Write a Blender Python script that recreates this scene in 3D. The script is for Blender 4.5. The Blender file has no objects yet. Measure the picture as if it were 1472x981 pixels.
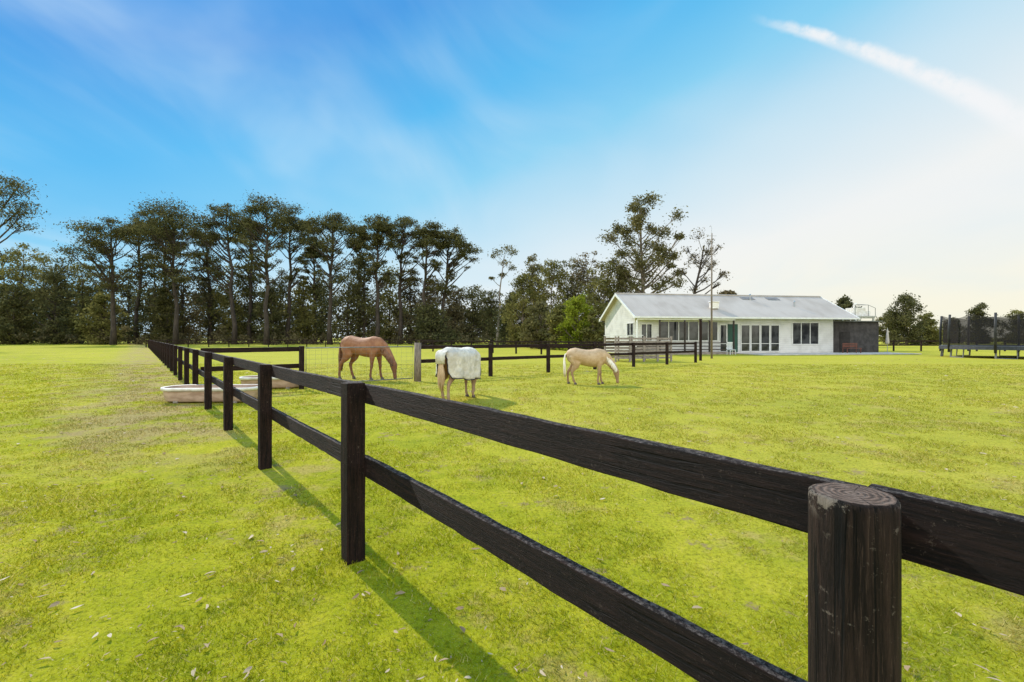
import bpy, math, random
import numpy as np
from mathutils import Vector, noise as mnoise
random.seed(7); RNG=np.random.default_rng(7)
scene=bpy.context.scene
F=654.0; HZ=486.0; CH=1.5
def px(x,y,Y): return ((x-736)/F*Y, Y, CH-(y-HZ)/F*Y)
scene.view_settings.view_transform='Standard'
try: scene.view_settings.look='None'
except Exception: pass
scene.view_settings.exposure=0

# ------------------------------------------------------------ node helpers
class NT:
    def __init__(s,nt): s.nt=nt
    def n(s,t,**k):
        nd=s.nt.nodes.new(t)
        for a,v in k.items(): setattr(nd,a,v)
        return nd
    def l(s,a,b): s.nt.links.new(a,b)
    def put(s,sock,v):
        if isinstance(v,bpy.types.NodeSocket): s.l(v,sock)
        else: sock.default_value=v
    def m(s,op,a,b=0.0,c=None,clamp=False):
        nd=s.n('ShaderNodeMath',operation=op); nd.use_clamp=clamp
        s.put(nd.inputs[0],a); s.put(nd.inputs[1],b)
        if c is not None: s.put(nd.inputs[2],c)
        return nd.outputs[0]
    def vm(s,op,a,b=None):
        nd=s.n('ShaderNodeVectorMath',operation=op)
        s.put(nd.inputs[0],a)
        if b is not None: s.put(nd.inputs[1],b)
        return nd.outputs['Value'] if op=='DOT_PRODUCT' else nd.outputs[0]
    def mix(s,f,a,b,bt='MIX'):
        nd=s.n('ShaderNodeMix',data_type='RGBA',blend_type=bt)
        s.put(nd.inputs[0],f); s.put(nd.inputs[6],a if isinstance(a,bpy.types.NodeSocket) else (*a[:3],1)); s.put(nd.inputs[7],b if isinstance(b,bpy.types.NodeSocket) else (*b[:3],1))
        return nd.outputs[2]
    def noise(s,vec,scale,detail=3,rough=.55,dist=0):
        nd=s.n('ShaderNodeTexNoise'); s.l(vec,nd.inputs['Vector'])
        nd.inputs['Scale'].default_value=scale; nd.inputs['Detail'].default_value=detail
        nd.inputs['Roughness'].default_value=rough; nd.inputs['Distortion'].default_value=dist
        return nd.outputs[0]
    def ramp(s,f,stops):
        nd=s.n('ShaderNodeValToRGB'); e=nd.color_ramp.elements
        while len(e)<len(stops): e.new(.5)
        for i,(p,c) in enumerate(stops):
            e[i].position=p; e[i].color=(*c[:3],1) if not isinstance(c,(int,float)) else (c,c,c,1)
        s.put(nd.inputs[0],f); return nd.outputs[0]
    def mapr(s,v,a,b,c=0.,d=1.):
        nd=s.n('ShaderNodeMapRange'); nd.interpolation_type='SMOOTHSTEP'
        s.put(nd.inputs[0],v)
        for i,q in enumerate((a,b,c,d)): nd.inputs[i+1].default_value=q
        return nd.outputs[0]
    def scalev(s,vec,sc):
        nd=s.n('ShaderNodeMapping'); s.l(vec,nd.inputs[0]); nd.inputs['Scale'].default_value=sc
        return nd.outputs[0]
def new_mat(name):
    m=bpy.data.materials.new(name); m.use_nodes=True; m.node_tree.nodes.clear()
    t=NT(m.node_tree); out=t.n('ShaderNodeOutputMaterial'); return m,t,out
def pbr(t,out,col,rough=.7,bump=None,bs=.3,bd=.01,metal=0.,spec=.4):
    b=t.n('ShaderNodeBsdfPrincipled'); t.put(b.inputs['Base Color'],col if isinstance(col,bpy.types.NodeSocket) else (*col[:3],1))
    t.put(b.inputs['Roughness'],rough); b.inputs['Metallic'].default_value=metal
    b.inputs['Specular IOR Level'].default_value=spec
    if bump is not None:
        bn=t.n('ShaderNodeBump'); bn.inputs['Strength'].default_value=bs; bn.inputs['Distance'].default_value=bd
        t.l(bump,bn.inputs['Height']); t.l(bn.outputs[0],b.inputs['Normal'])
    t.l(b.outputs[0],out.inputs[0]); return b
def simple(name,c,c2=None,rough=.7,scale=8,stretch=(1,1,1),metal=0.,bs=.2,spec=.4):
    m,t,o=new_mat(name); tc=t.n('ShaderNodeTexCoord').outputs['Object']
    v=t.scalev(tc,stretch); n=t.noise(v,scale,5)
    c2=c2 or tuple(q*.6 for q in c)
    col=t.mix(t.mapr(n,.35,.65),c,c2); pbr(t,o,col,rough,n,bs,.01,metal,spec); return m

# ------------------------------------------------------------ grass colour
def grass_colour(t):
    pos=t.n('ShaderNodeNewGeometry').outputs['Position']
    a=t.noise(pos,.16,4,.6); b=t.noise(pos,1.1,5,.7,.4); c=t.noise(pos,6,4,.65)
    k=t.m('ADD',t.m('MULTIPLY',a,.42),t.m('ADD',t.m('MULTIPLY',b,.32),t.m('MULTIPLY',c,.26)))
    col=t.ramp(k,[(.38,(.205,.240,.006)),(.46,(.315,.320,.010)),(.54,(.42,.385,.020)),(.63,(.50,.40,.07))])
    d=t.noise(pos,.7,6,.75); dry=t.mapr(d,.53,.64)
    col=t.mix(t.m('MULTIPLY',dry,.62),col,(.45,.32,.11))
    sp=t.n('ShaderNodeSeparateXYZ'); t.l(pos,sp.inputs[0])
    fd=t.m('SUBTRACT',t.m('ADD',sp.outputs[0],t.m('MULTIPLY',sp.outputs[1],.82)),1.45)
    pad=t.mapr(fd,0,7.5)
    col=t.mix(t.m('MULTIPLY',pad,.4),col,(.45,.385,.08))
    far=t.mapr(sp.outputs[1],14,40)
    col=t.mix(t.m('MULTIPLY',far,.35),col,(.40,.385,.025))
    worn=t.m('MULTIPLY',t.m('MULTIPLY',t.mapr(fd,-4.5,-1.2),t.mapr(fd,.5,-.4)),t.m('MULTIPLY',t.mapr(sp.outputs[1],3.5,8),t.mapr(t.noise(pos,.9,5,.7),.40,.55)))
    col=t.mix(t.m('MULTIPLY',worn,.8),col,(.38,.265,.13))
    left=t.m('MULTIPLY',t.mapr(fd,-.2,-2.0),t.mapr(t.noise(pos,.95,7,.8,.3),.53,.63))
    col=t.mix(t.m('MULTIPLY',left,.7),col,(.34,.235,.115))
    return col,pos,c,worn
gm,t,o=new_mat('grass_ground')
col,pos,c,d=grass_colour(t)
fine=t.noise(pos,30,6,.85); fine2=t.noise(pos,110,3,.8)
col=t.mix(t.mapr(fine,.34,.55,.68,0),col,(.06,.072,.006))  # dark flecks painted in for the small shadows between grass tufts
col=t.mix(t.mapr(fine2,.56,.68,0,.5),col,(.66,.54,.22))
soil=t.mapr(t.noise(pos,1.9,7,.78),.57,.65)
col=t.mix(t.m('MULTIPLY',soil,.8),col,(.27,.185,.10))
h=t.m('ADD',t.m('MULTIPLY',fine,.8),t.m('MULTIPLY',t.noise(pos,6,3),.4))
pbr(t,o,col,.95,h,.7,.03,spec=.04)
bm_,t,o=new_mat('grass_blade')
col,pos,c,d=grass_colour(t)
rnd=t.n('ShaderNodeNewGeometry').outputs['Random Per Island']
col=t.mix(t.mapr(rnd,0,.5,.65,0),col,(.13,.18,.005)); col=t.mix(t.mapr(rnd,.80,1.,0,.85),col,(.70,.56,.22))
df=t.n('ShaderNodeBsdfDiffuse'); tr=t.n('ShaderNodeBsdfTranslucent'); mx=t.n('ShaderNodeMixShader'); mx.inputs[0].default_value=.42
t.l(col,df.inputs[0]); t.l(col,tr.inputs[0]); t.l(df.outputs[0],mx.inputs[1]); t.l(tr.outputs[0],mx.inputs[2]); t.l(mx.outputs[0],o.inputs[0])
GRASS=bm_

def leafmat(name,c1,c2,c3,tr_=.25):
    m,t,o=new_mat(name); g=t.n('ShaderNodeNewGeometry')
    rnd=g.outputs['Random Per Island']; n=t.noise(g.outputs['Position'],.35,3)
    k=t.m('ADD',t.m('MULTIPLY',rnd,.4),t.m('MULTIPLY',n,.7))
    col=t.ramp(k,[(.25,c1),(.55,c2),(.85,c3)])
    df=t.n('ShaderNodeBsdfDiffuse'); tr=t.n('ShaderNodeBsdfTranslucent'); mx=t.n('ShaderNodeMixShader'); mx.inputs[0].default_value=tr_
    t.l(col,df.inputs[0]); t.l(col,tr.inputs[0]); t.l(df.outputs[0],mx.inputs[1]); t.l(tr.outputs[0],mx.inputs[2]); t.l(mx.outputs[0],o.inputs[0])
    return m
PINE=leafmat('pine_needles',(.050,.051,.021),(.100,.095,.036),(.17,.15,.058),.3)
WOOD=leafmat('cypress_leaves',(.052,.054,.026),(.100,.098,.040),(.175,.158,.066),.3)
WOOD2=leafmat('brown_cypress_leaves',(.070,.058,.034),(.13,.108,.056),(.22,.185,.09),.3)
EUC=leafmat('gum_leaves',(.080,.074,.032),(.145,.134,.052),(.25,.21,.09),.35)
GREEN=leafmat('bush_leaves',(.10,.13,.012),(.21,.25,.022),(.34,.36,.05),.4)
OLIVE=leafmat('olive_leaves',(.088,.087,.028),(.165,.155,.048),(.27,.24,.08),.35)
RUST=leafmat('rust_leaves',(.10,.078,.038),(.175,.135,.07),(.28,.22,.12),.3)
LITTER=leafmat('dry_leaf',(.20,.12,.06),(.36,.26,.15),(.64,.54,.40),.1)
BARK=simple('bark',(.070,.052,.040),(.034,.026,.021),.9,3,(1,1,.25))
GBARK=simple('gum_bark',(.24,.19,.15),(.10,.08,.062),.8,2,(1,1,.3))

def black_timber(name,axis,lichen=1.0):
    m,t,o=new_mat(name); tc=t.n('ShaderNodeTexCoord').outputs['Object']; g=t.n('ShaderNodeNewGeometry')
    st=(1,14,14) if axis=='x' else (14,14,1)
    v=t.scalev(tc,st); grain=t.noise(v,5,8,.78,.6); fine=t.noise(v,22,5,.78)
    blot=t.noise(tc,5,5,.65); spk=t.noise(tc,50,5,.88)
    crk=t.mapr(t.noise(t.scalev(tc,(.5,20,20) if axis=='x' else (20,20,.5)),2.0,4,.6,.5),.62,.66)
    col=t.mix(t.mapr(grain,.38,.66),(.007,.0035,.0025),(.036,.017,.013))
    col=t.mix(t.m('MULTIPLY',t.mapr(fine,.55,.70),.55),col,(.10,.055,.040))
    col=t.mix(t.m('MULTIPLY',t.m('MULTIPLY',t.mapr(spk,.57,.66),t.mapr(blot,.42,.6)),.5),col,(.26,.19,.15))
    col=t.mix(t.m('MULTIPLY',crk,.8),col,(.002,.001,.001))
    sp=t.n('ShaderNodeSeparateXYZ'); t.l(g.outputs['True Normal'],sp.inputs[0])
    up=t.mapr(sp.outputs[2],.6,.9)
    col=t.mix(t.m('MULTIPLY',t.m('MULTIPLY',up,t.mapr(spk,.45,.60)),.6*lichen),col,(.27,.22,.19))
    hh=t.m('SUBTRACT',t.m('ADD',t.m('MULTIPLY',grain,.9),t.m('ADD',t.m('MULTIPLY',fine,.7),t.m('MULTIPLY',spk,.35))),crk)
    pbr(t,o,col,.75,hh,1.,.02,spec=.18); return m
RAILM=black_timber('black_rail_timber','x'); POSTM=black_timber('black_post_timber','z')
ROUNDM,t,o=new_mat('worn_round_post'); tc=t.n('ShaderNodeTexCoord').outputs['Object']
v=t.scalev(tc,(16,16,1.0)); gr=t.noise(v,3,9,.75,.6); f2=t.noise(t.scalev(tc,(30,30,1.5)),6,5,.75); ch=t.noise(tc,40,5,.85); bl=t.noise(tc,6,4,.6)
crk=t.mapr(t.noise(t.scalev(tc,(22,22,.55)),2.2,4,.6,.8),.58,.63)
col=t.mix(t.mapr(gr,.40,.66),(.012,.007,.005),(.052,.030,.022))
col=t.mix(t.m('MULTIPLY',t.mapr(f2,.54,.68),.6),col,(.13,.082,.060))
col=t.mix(t.m('MULTIPLY',t.m('MULTIPLY',t.mapr(ch,.59,.65),t.mapr(bl,.46,.60)),.5),col,(.38,.31,.25))
col=t.mix(t.m('MULTIPLY',crk,.85),col,(.002,.002,.002))
sp=t.n('ShaderNodeSeparateXYZ'); t.l(tc,sp.inputs[0])
edge=t.m('MULTIPLY',t.mapr(sp.outputs[2],1.135,1.175),t.mapr(t.noise(tc,13,6,.8),.54,.60))
col=t.mix(t.m('MULTIPLY',edge,.6),col,(.42,.35,.28))
pbr(t,o,col,.8,t.m('SUBTRACT',t.m('ADD',gr,t.m('MULTIPLY',f2,.7)),t.m('MULTIPLY',crk,1.2)),1.,.018,spec=.2)
TOPM,t,o=new_mat('end_grain'); tc=t.n('ShaderNodeTexCoord').outputs['Object']
w=t.n('ShaderNodeTexWave',wave_type='RINGS',rings_direction='Z'); t.l(tc,w.inputs[0]); w.inputs['Scale'].default_value=26; w.inputs['Distortion'].default_value=2.2; w.inputs['Detail'].default_value=4; w.inputs['Detail Scale'].default_value=3
n1=t.noise(tc,22,6,.8); n2=t.noise(tc,60,5,.8)
col=t.mix(t.mapr(w.outputs[1],0,1,0,.8),(.17,.115,.085),(.055,.037,.028)); col=t.mix(t.mapr(n1,.46,.64,0,.6),col,(.27,.20,.155)); col=t.mix(t.mapr(n2,.56,.66,0,.75),col,(.03,.021,.016))
sp=t.n('ShaderNodeSeparateXYZ'); t.l(tc,sp.inputs[0]); an=t.m('ARCTAN2',sp.outputs[1],sp.outputs[0]); an=t.m('ADD',an,t.m('MULTIPLY',n1,.5))
cr_=t.mapr(t.m('ABSOLUTE',t.m('SINE',t.m('MULTIPLY',an,2.5))),.0,.06,1,0)
col=t.mix(t.m('MULTIPLY',cr_,.8),col,(.01,.007,.006))
pbr(t,o,col,.9,t.m('SUBTRACT',t.m('ADD',t.m('MULTIPLY',w.outputs[1],.4),n2),cr_),.9,.010,spec=.15)

HW,t,o=new_mat('white_weatherboard'); tc=t.n('ShaderNodeTexCoord').outputs['Object']
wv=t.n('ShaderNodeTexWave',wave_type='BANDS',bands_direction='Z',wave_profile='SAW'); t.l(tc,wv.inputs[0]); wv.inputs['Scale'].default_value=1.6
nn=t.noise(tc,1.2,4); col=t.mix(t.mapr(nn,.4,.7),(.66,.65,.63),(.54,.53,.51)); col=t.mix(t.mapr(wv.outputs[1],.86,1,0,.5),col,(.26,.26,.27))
pbr(t,o,col,.6,wv.outputs[1],.6,.02)
ROOFM,t,o=new_mat('corrugated_roof'); tc=t.n('ShaderNodeTexCoord').outputs['Object']
wv=t.n('ShaderNodeTexWave',wave_type='BANDS',bands_direction='X'); t.l(tc,wv.inputs[0]); wv.inputs['Scale'].default_value=1.9
n1=t.noise(t.scalev(tc,(1.0,.2,1)),.8,4,.55); n2=t.noise(tc,.3,3)
col=t.mix(t.mapr(n1,.35,.75),(.48,.42,.365),(.39,.335,.285)); col=t.mix(t.mapr(n2,.45,.65,0,.4),col,(.52,.465,.41)); col=t.mix(t.mapr(wv.outputs[1],.5,1,0,.24),col,(.23,.195,.165))
pbr(t,o,col,.85,wv.outputs[1],.5,.02,spec=.06)
GLASS,t,o=new_mat('window_glass'); tc=t.n('ShaderNodeTexCoord').outputs['Object']
col=t.mix(t.mapr(t.noise(tc,1.0,3),.4,.6),(.015,.017,.02),(.06,.062,.066)); pbr(t,o,col,.08,spec=.45)
TRIM=simple('white_trim',(.74,.74,.72),(.64,.64,.62),.5,3); GREENP=simple('green_paint',(.012,.070,.045),(.009,.050,.033),.5,3)
DARKMET=simple('dark_corrugated',(.050,.045,.044),(.080,.072,.070),.8,2,spec=.15); GALV=simple('galvanised_steel',(.42,.43,.44),(.30,.31,.32),.4,10,metal=.6)
WIRE=simple('dull_wire',(.20,.20,.19),(.13,.13,.12),.6,10); DARKW=simple('dark_stained_timber',(.055,.042,.036),(.03,.023,.02),.8,5)
CONC=simple('concrete',(.60,.52,.45),(.46,.40,.34),.85,1.5); ENAMEL=simple('stained_enamel',(.56,.40,.31),(.38,.25,.18),.5,3,(1,1,3)); RIM=simple('worn_white_rim',(.80,.77,.72),(.66,.60,.53),.4,5)
WATER=simple('trough_water',(.10,.085,.06),(.06,.05,.04),.05,3,spec=.8); GREYW=simple('grey_weathered_timber',(.36,.30,.26),(.16,.13,.11),.85,6,(1,8,8))
PALEW=simple('pale_round_timber',(.25,.195,.145),(.12,.09,.07),.85,6,(8,8,1)); BLACK=simple('black_rubber',(.015,.015,.017),(.03,.03,.03),.6,4)
REDB=simple('red_brown_timber',(.20,.065,.04),(.12,.045,.03),.6,4); EYE=simple('dark_eye',(.01,.008,.006),rough=.1,spec=.8); HOOF=simple('hoof_horn',(.10,.075,.05),(.05,.04,.03),.5,20)
def coat(name,a,b,c):
    m,t,o=new_mat(name); tc=t.n('ShaderNodeTexCoord').outputs['Object']
    sp=t.n('ShaderNodeSeparateXYZ'); t.l(tc,sp.inputs[0])
    n=t.noise(tc,4.5,6,.7); f=t.noise(t.scalev(tc,(1,1,.3)),45,3,.7)
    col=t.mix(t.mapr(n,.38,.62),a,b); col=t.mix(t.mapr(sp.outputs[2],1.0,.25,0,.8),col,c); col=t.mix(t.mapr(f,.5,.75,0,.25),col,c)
    pbr(t,o,col,.65,t.m('ADD',f,t.m('MULTIPLY',n,1.5)),.35,.012,spec=.2); return m
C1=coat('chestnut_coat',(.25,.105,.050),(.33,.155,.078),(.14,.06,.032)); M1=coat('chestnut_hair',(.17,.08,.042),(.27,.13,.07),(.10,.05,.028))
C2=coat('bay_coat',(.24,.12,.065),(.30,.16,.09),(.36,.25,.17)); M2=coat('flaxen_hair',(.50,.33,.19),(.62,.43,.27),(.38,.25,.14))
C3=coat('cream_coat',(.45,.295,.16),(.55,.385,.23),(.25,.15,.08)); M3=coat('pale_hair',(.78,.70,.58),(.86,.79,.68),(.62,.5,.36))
RUG,t,o=new_mat('horse_rug_canvas'); tc=t.n('ShaderNodeTexCoord').outputs['Object']
n=t.noise(tc,5,5,.6)
col=t.mix(t.mapr(n,.35,.65),(.74,.67,.57),(.54,.49,.41)); col=t.mix(t.mapr(t.noise(tc,2.2,3),.50,.66,0,.6),col,(.44,.39,.32))
pbr(t,o,col,.85,n,1.,.06,spec=.15); NAVY=simple('navy_binding',(.02,.022,.035),rough=.7)
NET,t,o=new_mat('safety_net'); df=t.n('ShaderNodeBsdfDiffuse'); df.inputs[0].default_value=(.03,.027,.027,1); tp=t.n('ShaderNodeBsdfTransparent'); mx=t.n('ShaderNodeMixShader'); mx.inputs[0].default_value=.62
t.l(tp.outputs[0],mx.inputs[1]); t.l(df.outputs[0],mx.inputs[2]); t.l(mx.outputs[0],o.inputs[0])

# ------------------------------------------------------------ mesh helpers
def link(o): scene.collection.objects.link(o); return o
def empty(name,loc,rz=0,label=None,cat=None,group=None,scale=1):
    e=bpy.data.objects.new(name,None); e.location=loc; e.rotation_euler=(0,0,rz); e.scale=(scale,)*3; e.empty_display_size=.3; link(e)
    tag(e,label,cat,group); return e
def tag(e,label=None,cat=None,group=None,kind=None):
    if label: e['label']=label
    if cat: e['category']=cat
    if group: e['group']=group
    if kind: e['kind']=kind
import bmesh
class MB:
    def __init__(s): s.v=[]; s.f=[]; s.mi=[]
    def add(s,vs,fs,mi=0):
        o=len(s.v); s.v+= [tuple(q) for q in vs]; s.f+=[tuple(i+o for i in f) for f in fs]; s.mi+=[mi]*len(fs)
    def box(s,c,d,rz=0,mi=0):
        x,y,z=d[0]/2,d[1]/2,d[2]/2; ca,sa=math.cos(rz),math.sin(rz); vs=[]
        for k in (-z,z):
            for a,b in ((-x,-y),(x,-y),(x,y),(-x,y)): vs.append((c[0]+a*ca-b*sa,c[1]+a*sa+b*ca,c[2]+k))
        s.add(vs,[(3,2,1,0),(4,5,6,7),(0,1,5,4),(1,2,6,5),(2,3,7,6),(3,0,4,7)],mi)
    def tube(s,pts,rad,seg=8,mi=0,cap=True):
        P=[Vector(p) for p in pts]; vs=[]; fs=[]; n=len(P); prev=None
        for i,p in enumerate(P):
            tt=(P[min(i+1,n-1)]-P[max(i-1,0)]).normalized()
            if prev is None: a=tt.cross(Vector((0,1,0)) if abs(tt.y)<.9 else Vector((1,0,0))).normalized()
            else: a=(prev-tt*prev.dot(tt)).normalized()
            prev=a; b=tt.cross(a); r=rad[i] if not isinstance(rad,(int,float)) else rad
            for k in range(seg):
                th=2*math.pi*k/seg; vs.append(p+a*(r*math.cos(th))+b*(r*math.sin(th)))
        for i in range(n-1):
            for k in range(seg):
                q=(k+1)%seg; fs.append((i*seg+k,i*seg+q,(i+1)*seg+q,(i+1)*seg+k))
        if cap: fs.append(tuple(range(seg-1,-1,-1))); fs.append(tuple((n-1)*seg+k for k in range(seg)))
        s.add(vs,fs,mi)
    def loft(s,pts,rl,rp,seg=16,mi=0):
        P=[Vector(p) for p in pts]; vs=[]; fs=[]; n=len(P)
        for i,p in enumerate(P):
            tt=(P[min(i+1,n-1)]-P[max(i-1,0)]).normalized(); lat=Vector((0,1,0)); lat=(lat-tt*lat.dot(tt)).normalized(); nn=tt.cross(lat)
            for k in range(seg):
                th=2*math.pi*k/seg; vs.append(p+lat*(rl[i]*math.cos(th))+nn*(rp[i]*math.sin(th)))
        for i in range(n-1):
            for k in range(seg):
                q=(k+1)%seg; fs.append((i*seg+k,i*seg+q,(i+1)*seg+q,(i+1)*seg+k))
        fs.append(tuple(range(seg-1,-1,-1))); fs.append(tuple((n-1)*seg+k for k in range(seg)))
        s.add(vs,fs,mi)
    def obj(s,name,mats,parent=None,smooth=False,loc=(0,0,0),rz=0,bevel=0,fix=True):
        me=bpy.data.meshes.new(name); me.from_pydata(s.v,[],s.f); 
        for m in (mats if isinstance(mats,(list,tuple)) else [mats]): me.materials.append(m)
        me.polygons.foreach_set('material_index',s.mi)
        if smooth: me.polygons.foreach_set('use_smooth',[True]*len(s.f))
        me.update()
        if fix:
            b=bmesh.new(); b.from_mesh(me); bmesh.ops.recalc_face_normals(b,faces=b.faces); b.to_mesh(me); b.free()
        o=bpy.data.objects.new(name,me); o.location=loc; o.rotation_euler=(0,0,rz); link(o)
        if parent: o.parent=parent
        if bevel:
            bv=o.modifiers.new('bevel','BEVEL'); bv.width=bevel; bv.segments=2; bv.limit_method='ANGLE'
        return o
def np_obj(name,V,Fa,mat,parent=None):
    me=bpy.data.meshes.new(name); n,k=Fa.shape
    me.vertices.add(len(V)); me.vertices.foreach_set('co',V.astype(np.float32).ravel())
    me.loops.add(n*k); me.loops.foreach_set('vertex_index',Fa.astype(np.int32).ravel())
    me.polygons.add(n); me.polygons.foreach_set('loop_start',np.arange(0,n*k,k,dtype=np.int32))
    try: me.polygons.foreach_set('loop_total',np.full(n,k,dtype=np.int32))
    except Exception: pass
    me.update(calc_edges=True); me.materials.append(mat)
    o=bpy.data.objects.new(name,me); link(o)
    if parent: o.parent=parent
    return o

# ------------------------------------------------------------ camera / light / world
cam=bpy.data.cameras.new('camera'); cam.sensor_width=36; cam.lens=F/1472*36; cam.clip_start=.05; cam.clip_end=6000; cam.shift_y=-(490.5-HZ)/1472
co=link(bpy.data.objects.new('camera',cam)); co.location=(0,0,CH); co.rotation_euler=(math.radians(90),0,0); scene.camera=co
AZ=math.radians(41.5); EL=math.radians(38)
sd=Vector((-math.sin(AZ)*math.cos(EL),math.cos(AZ)*math.cos(EL),math.sin(EL)))
sl=bpy.data.lights.new('sun','SUN'); sl.energy=5.0; sl.angle=math.radians(.5); sl.color=(1,.93,.82)
so=link(bpy.data.objects.new('sun',sl)); so.rotation_euler=sd.to_track_quat('Z','Y').to_euler()
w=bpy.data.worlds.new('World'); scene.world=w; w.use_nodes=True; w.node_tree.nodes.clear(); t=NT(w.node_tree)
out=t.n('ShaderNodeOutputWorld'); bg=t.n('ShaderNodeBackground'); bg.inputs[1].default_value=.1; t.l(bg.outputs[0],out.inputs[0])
sky=t.n('ShaderNodeTexSky',sky_type='NISHITA'); sky.sun_disc=False; sky.sun_elevation=EL; sky.sun_rotation=-AZ
D=t.n('ShaderNodeTexCoord').outputs['Generated']; sp=t.n('ShaderNodeSeparateXYZ'); t.l(D,sp.inputs[0]); X,Y,Z=sp.outputs
zc=t.m('MAXIMUM',Z,0.0)
div=t.m('ADD',zc,.18); cv=t.n('ShaderNodeCombineXYZ'); t.l(t.m('DIVIDE',X,div),cv.inputs[0]); t.l(t.m('DIVIDE',Y,div),cv.inputs[1])
soft=t.noise(cv.outputs[0],.7,3,.5,.3)
wv=t.m('ADD',t.m('ADD',1.10,t.m('MULTIPLY',X,.56)),t.m('MULTIPLY',zc,-1.70))
wv=t.m('ADD',wv,t.m('MULTIPLY',t.m('SUBTRACT',soft,.5),.30))
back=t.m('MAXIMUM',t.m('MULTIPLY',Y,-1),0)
wv=t.m('ADD',wv,t.m('MULTIPLY',back,2.2),clamp=True)  # unseen sky behind the camera whitened to add fill light
def L(r,g,b): return tuple(((q/255+.055)/1.055)**2.4 for q in (r,g,b))
grad=t.ramp(wv,[(0,L(34,150,230)),(.25,L(78,186,244)),(.5,L(138,212,247)),(.75,L(205,233,247)),(1,L(246,248,247))])
warm=t.m('MULTIPLY',t.mapr(Z,.24,.0),t.mapr(X,.12,.68)); grad=t.mix(t.m('MULTIPLY',warm,.95),grad,L(255,250,226))
rot=t.n('ShaderNodeMapping'); t.l(cv.outputs[0],rot.inputs[0]); rot.inputs['Rotation'].default_value=(0,0,math.radians(-30)); rot.inputs['Scale'].default_value=(.9,.46,1)
wi=t.noise(rot.outputs[0],1.5,5,.5,.8); wi2=t.noise(cv.outputs[0],.8,3,.5)
lf_=t.mapr(X,.35,-.15,.4,1)
wm=t.m('MULTIPLY',t.m('MULTIPLY',t.mapr(wi,.36,.72),t.mapr(wi2,.34,.56)),lf_); grad=t.mix(t.m('MULTIPLY',wm,.62),grad,L(214,237,250))
def dr(x,y): return Vector(((x-736)/F,1,(HZ-y)/F)).normalized()
d1=dr(1088,28); d2=dr(1472,178); nrm=d1.cross(d2).normalized(); e=(d2-d1*d1.dot(d2)).normalized()
dist=t.vm('DOT_PRODUCT',D,tuple(nrm)); al=t.vm('DOT_PRODUCT',D,tuple(e))
wn2=t.noise(D,22,5,.65); wn3=t.noise(D,9,3,.55)
bow=t.m('MULTIPLY',t.m('MULTIPLY',al,t.m('SUBTRACT',.39,al)),.30)
dd=t.m('ABSOLUTE',t.m('ADD',t.m('ADD',dist,bow),t.m('ADD',t.m('MULTIPLY',t.m('SUBTRACT',wn2,.5),.013),t.m('MULTIPLY',t.m('SUBTRACT',wn3,.5),.010))))
wd=t.m('ADD',.008,t.m('MULTIPLY',t.m('MAXIMUM',al,0),.042))
aa=t.m('SUBTRACT',1,t.m('DIVIDE',dd,wd),clamp=True)
aa=t.m('MULTIPLY',t.m('MULTIPLY',t.mapr(aa,0,.85),t.mapr(wn2,.30,.58,.5,1)),t.m('MULTIPLY',t.mapr(al,-.02,.10),t.mapr(Y,.0,.2)))
grad=t.mix(t.m('MULTIPLY',aa,.92),grad,L(250,251,252))
gain=t.m('MULTIPLY',t.m('ADD',1,t.m('MULTIPLY',back,1.5)),t.mapr(Z,.64,.95,1,1.8))  # extra sky brightness behind the camera and overhead, added to fill the shade
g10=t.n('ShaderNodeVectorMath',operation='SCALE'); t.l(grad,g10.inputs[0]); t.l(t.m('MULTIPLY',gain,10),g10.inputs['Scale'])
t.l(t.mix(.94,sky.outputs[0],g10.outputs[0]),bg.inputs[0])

# ------------------------------------------------------------ ground
mb=MB(); N=60; xs=np.sinh(np.linspace(-6.2,6.2,N))*6; vs=[]; 
for yv in xs:
    for xv in xs: vs.append((xv,yv+10,0))
fs=[(j*N+i,j*N+i+1,(j+1)*N+i+1,(j+1)*N+i) for j in range(N-1) for i in range(N-1)]
mb.add(vs,fs); g=mb.obj('ground',gm); g['kind']='structure'; g['label']='flat mown paddock of yellow-green grass'
def pn(x,y,s,o=0): return mnoise.noise(Vector((x*s+o,y*s,o)))
NB=420000
u=RNG.random(NB); Yb=(1.1**.4+u*(26**.4-1.1**.4))**2.5
Xb=(RNG.random(NB)*2-1)*(Yb*1.2+.5)
dens=np.array([pn(a,b,1.1)+.8*pn(a,b,4.5,5) for a,b in zip(Xb,Yb)])
keep=RNG.random(NB)<np.clip(.75+dens*1.5,.07,1); Xb=Xb[keep];Yb=Yb[keep];dens=dens[keep]; n=len(Xb)
sc=(np.maximum(Yb,1.8)/2)
hh=(.010+.019*RNG.random(n)**1.5)*(1+.7*np.clip(dens,-.7,1))*np.minimum(sc**.2,1.5)
ww=(.0018+.0013*RNG.random(n))*sc**.75
th=RNG.random(n)*6.283; la=RNG.random(n)*6.283; lean=hh*(.4+1.3*RNG.random(n))
V=np.zeros((n,3,3)); V[:,0,0]=Xb-np.cos(th)*ww; V[:,0,1]=Yb-np.sin(th)*ww; V[:,1,0]=Xb+np.cos(th)*ww; V[:,1,1]=Yb+np.sin(th)*ww
V[:,2,0]=Xb+np.cos(la)*lean; V[:,2,1]=Yb+np.sin(la)*lean; V[:,2,2]=hh; V[:,:2,2]=-.002
gb=np_obj('grass',V.reshape(-1,3),np.arange(n*3).reshape(-1,3),GRASS); tag(gb,'short mown green and straw-coloured grass blades','grass',kind='stuff')
n=7500; u=RNG.random(n); Yl=1.5+ (u**1.4)*32; Xl=(RNG.random(n)*2-1)*(Yl*1.2+.4)
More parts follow.
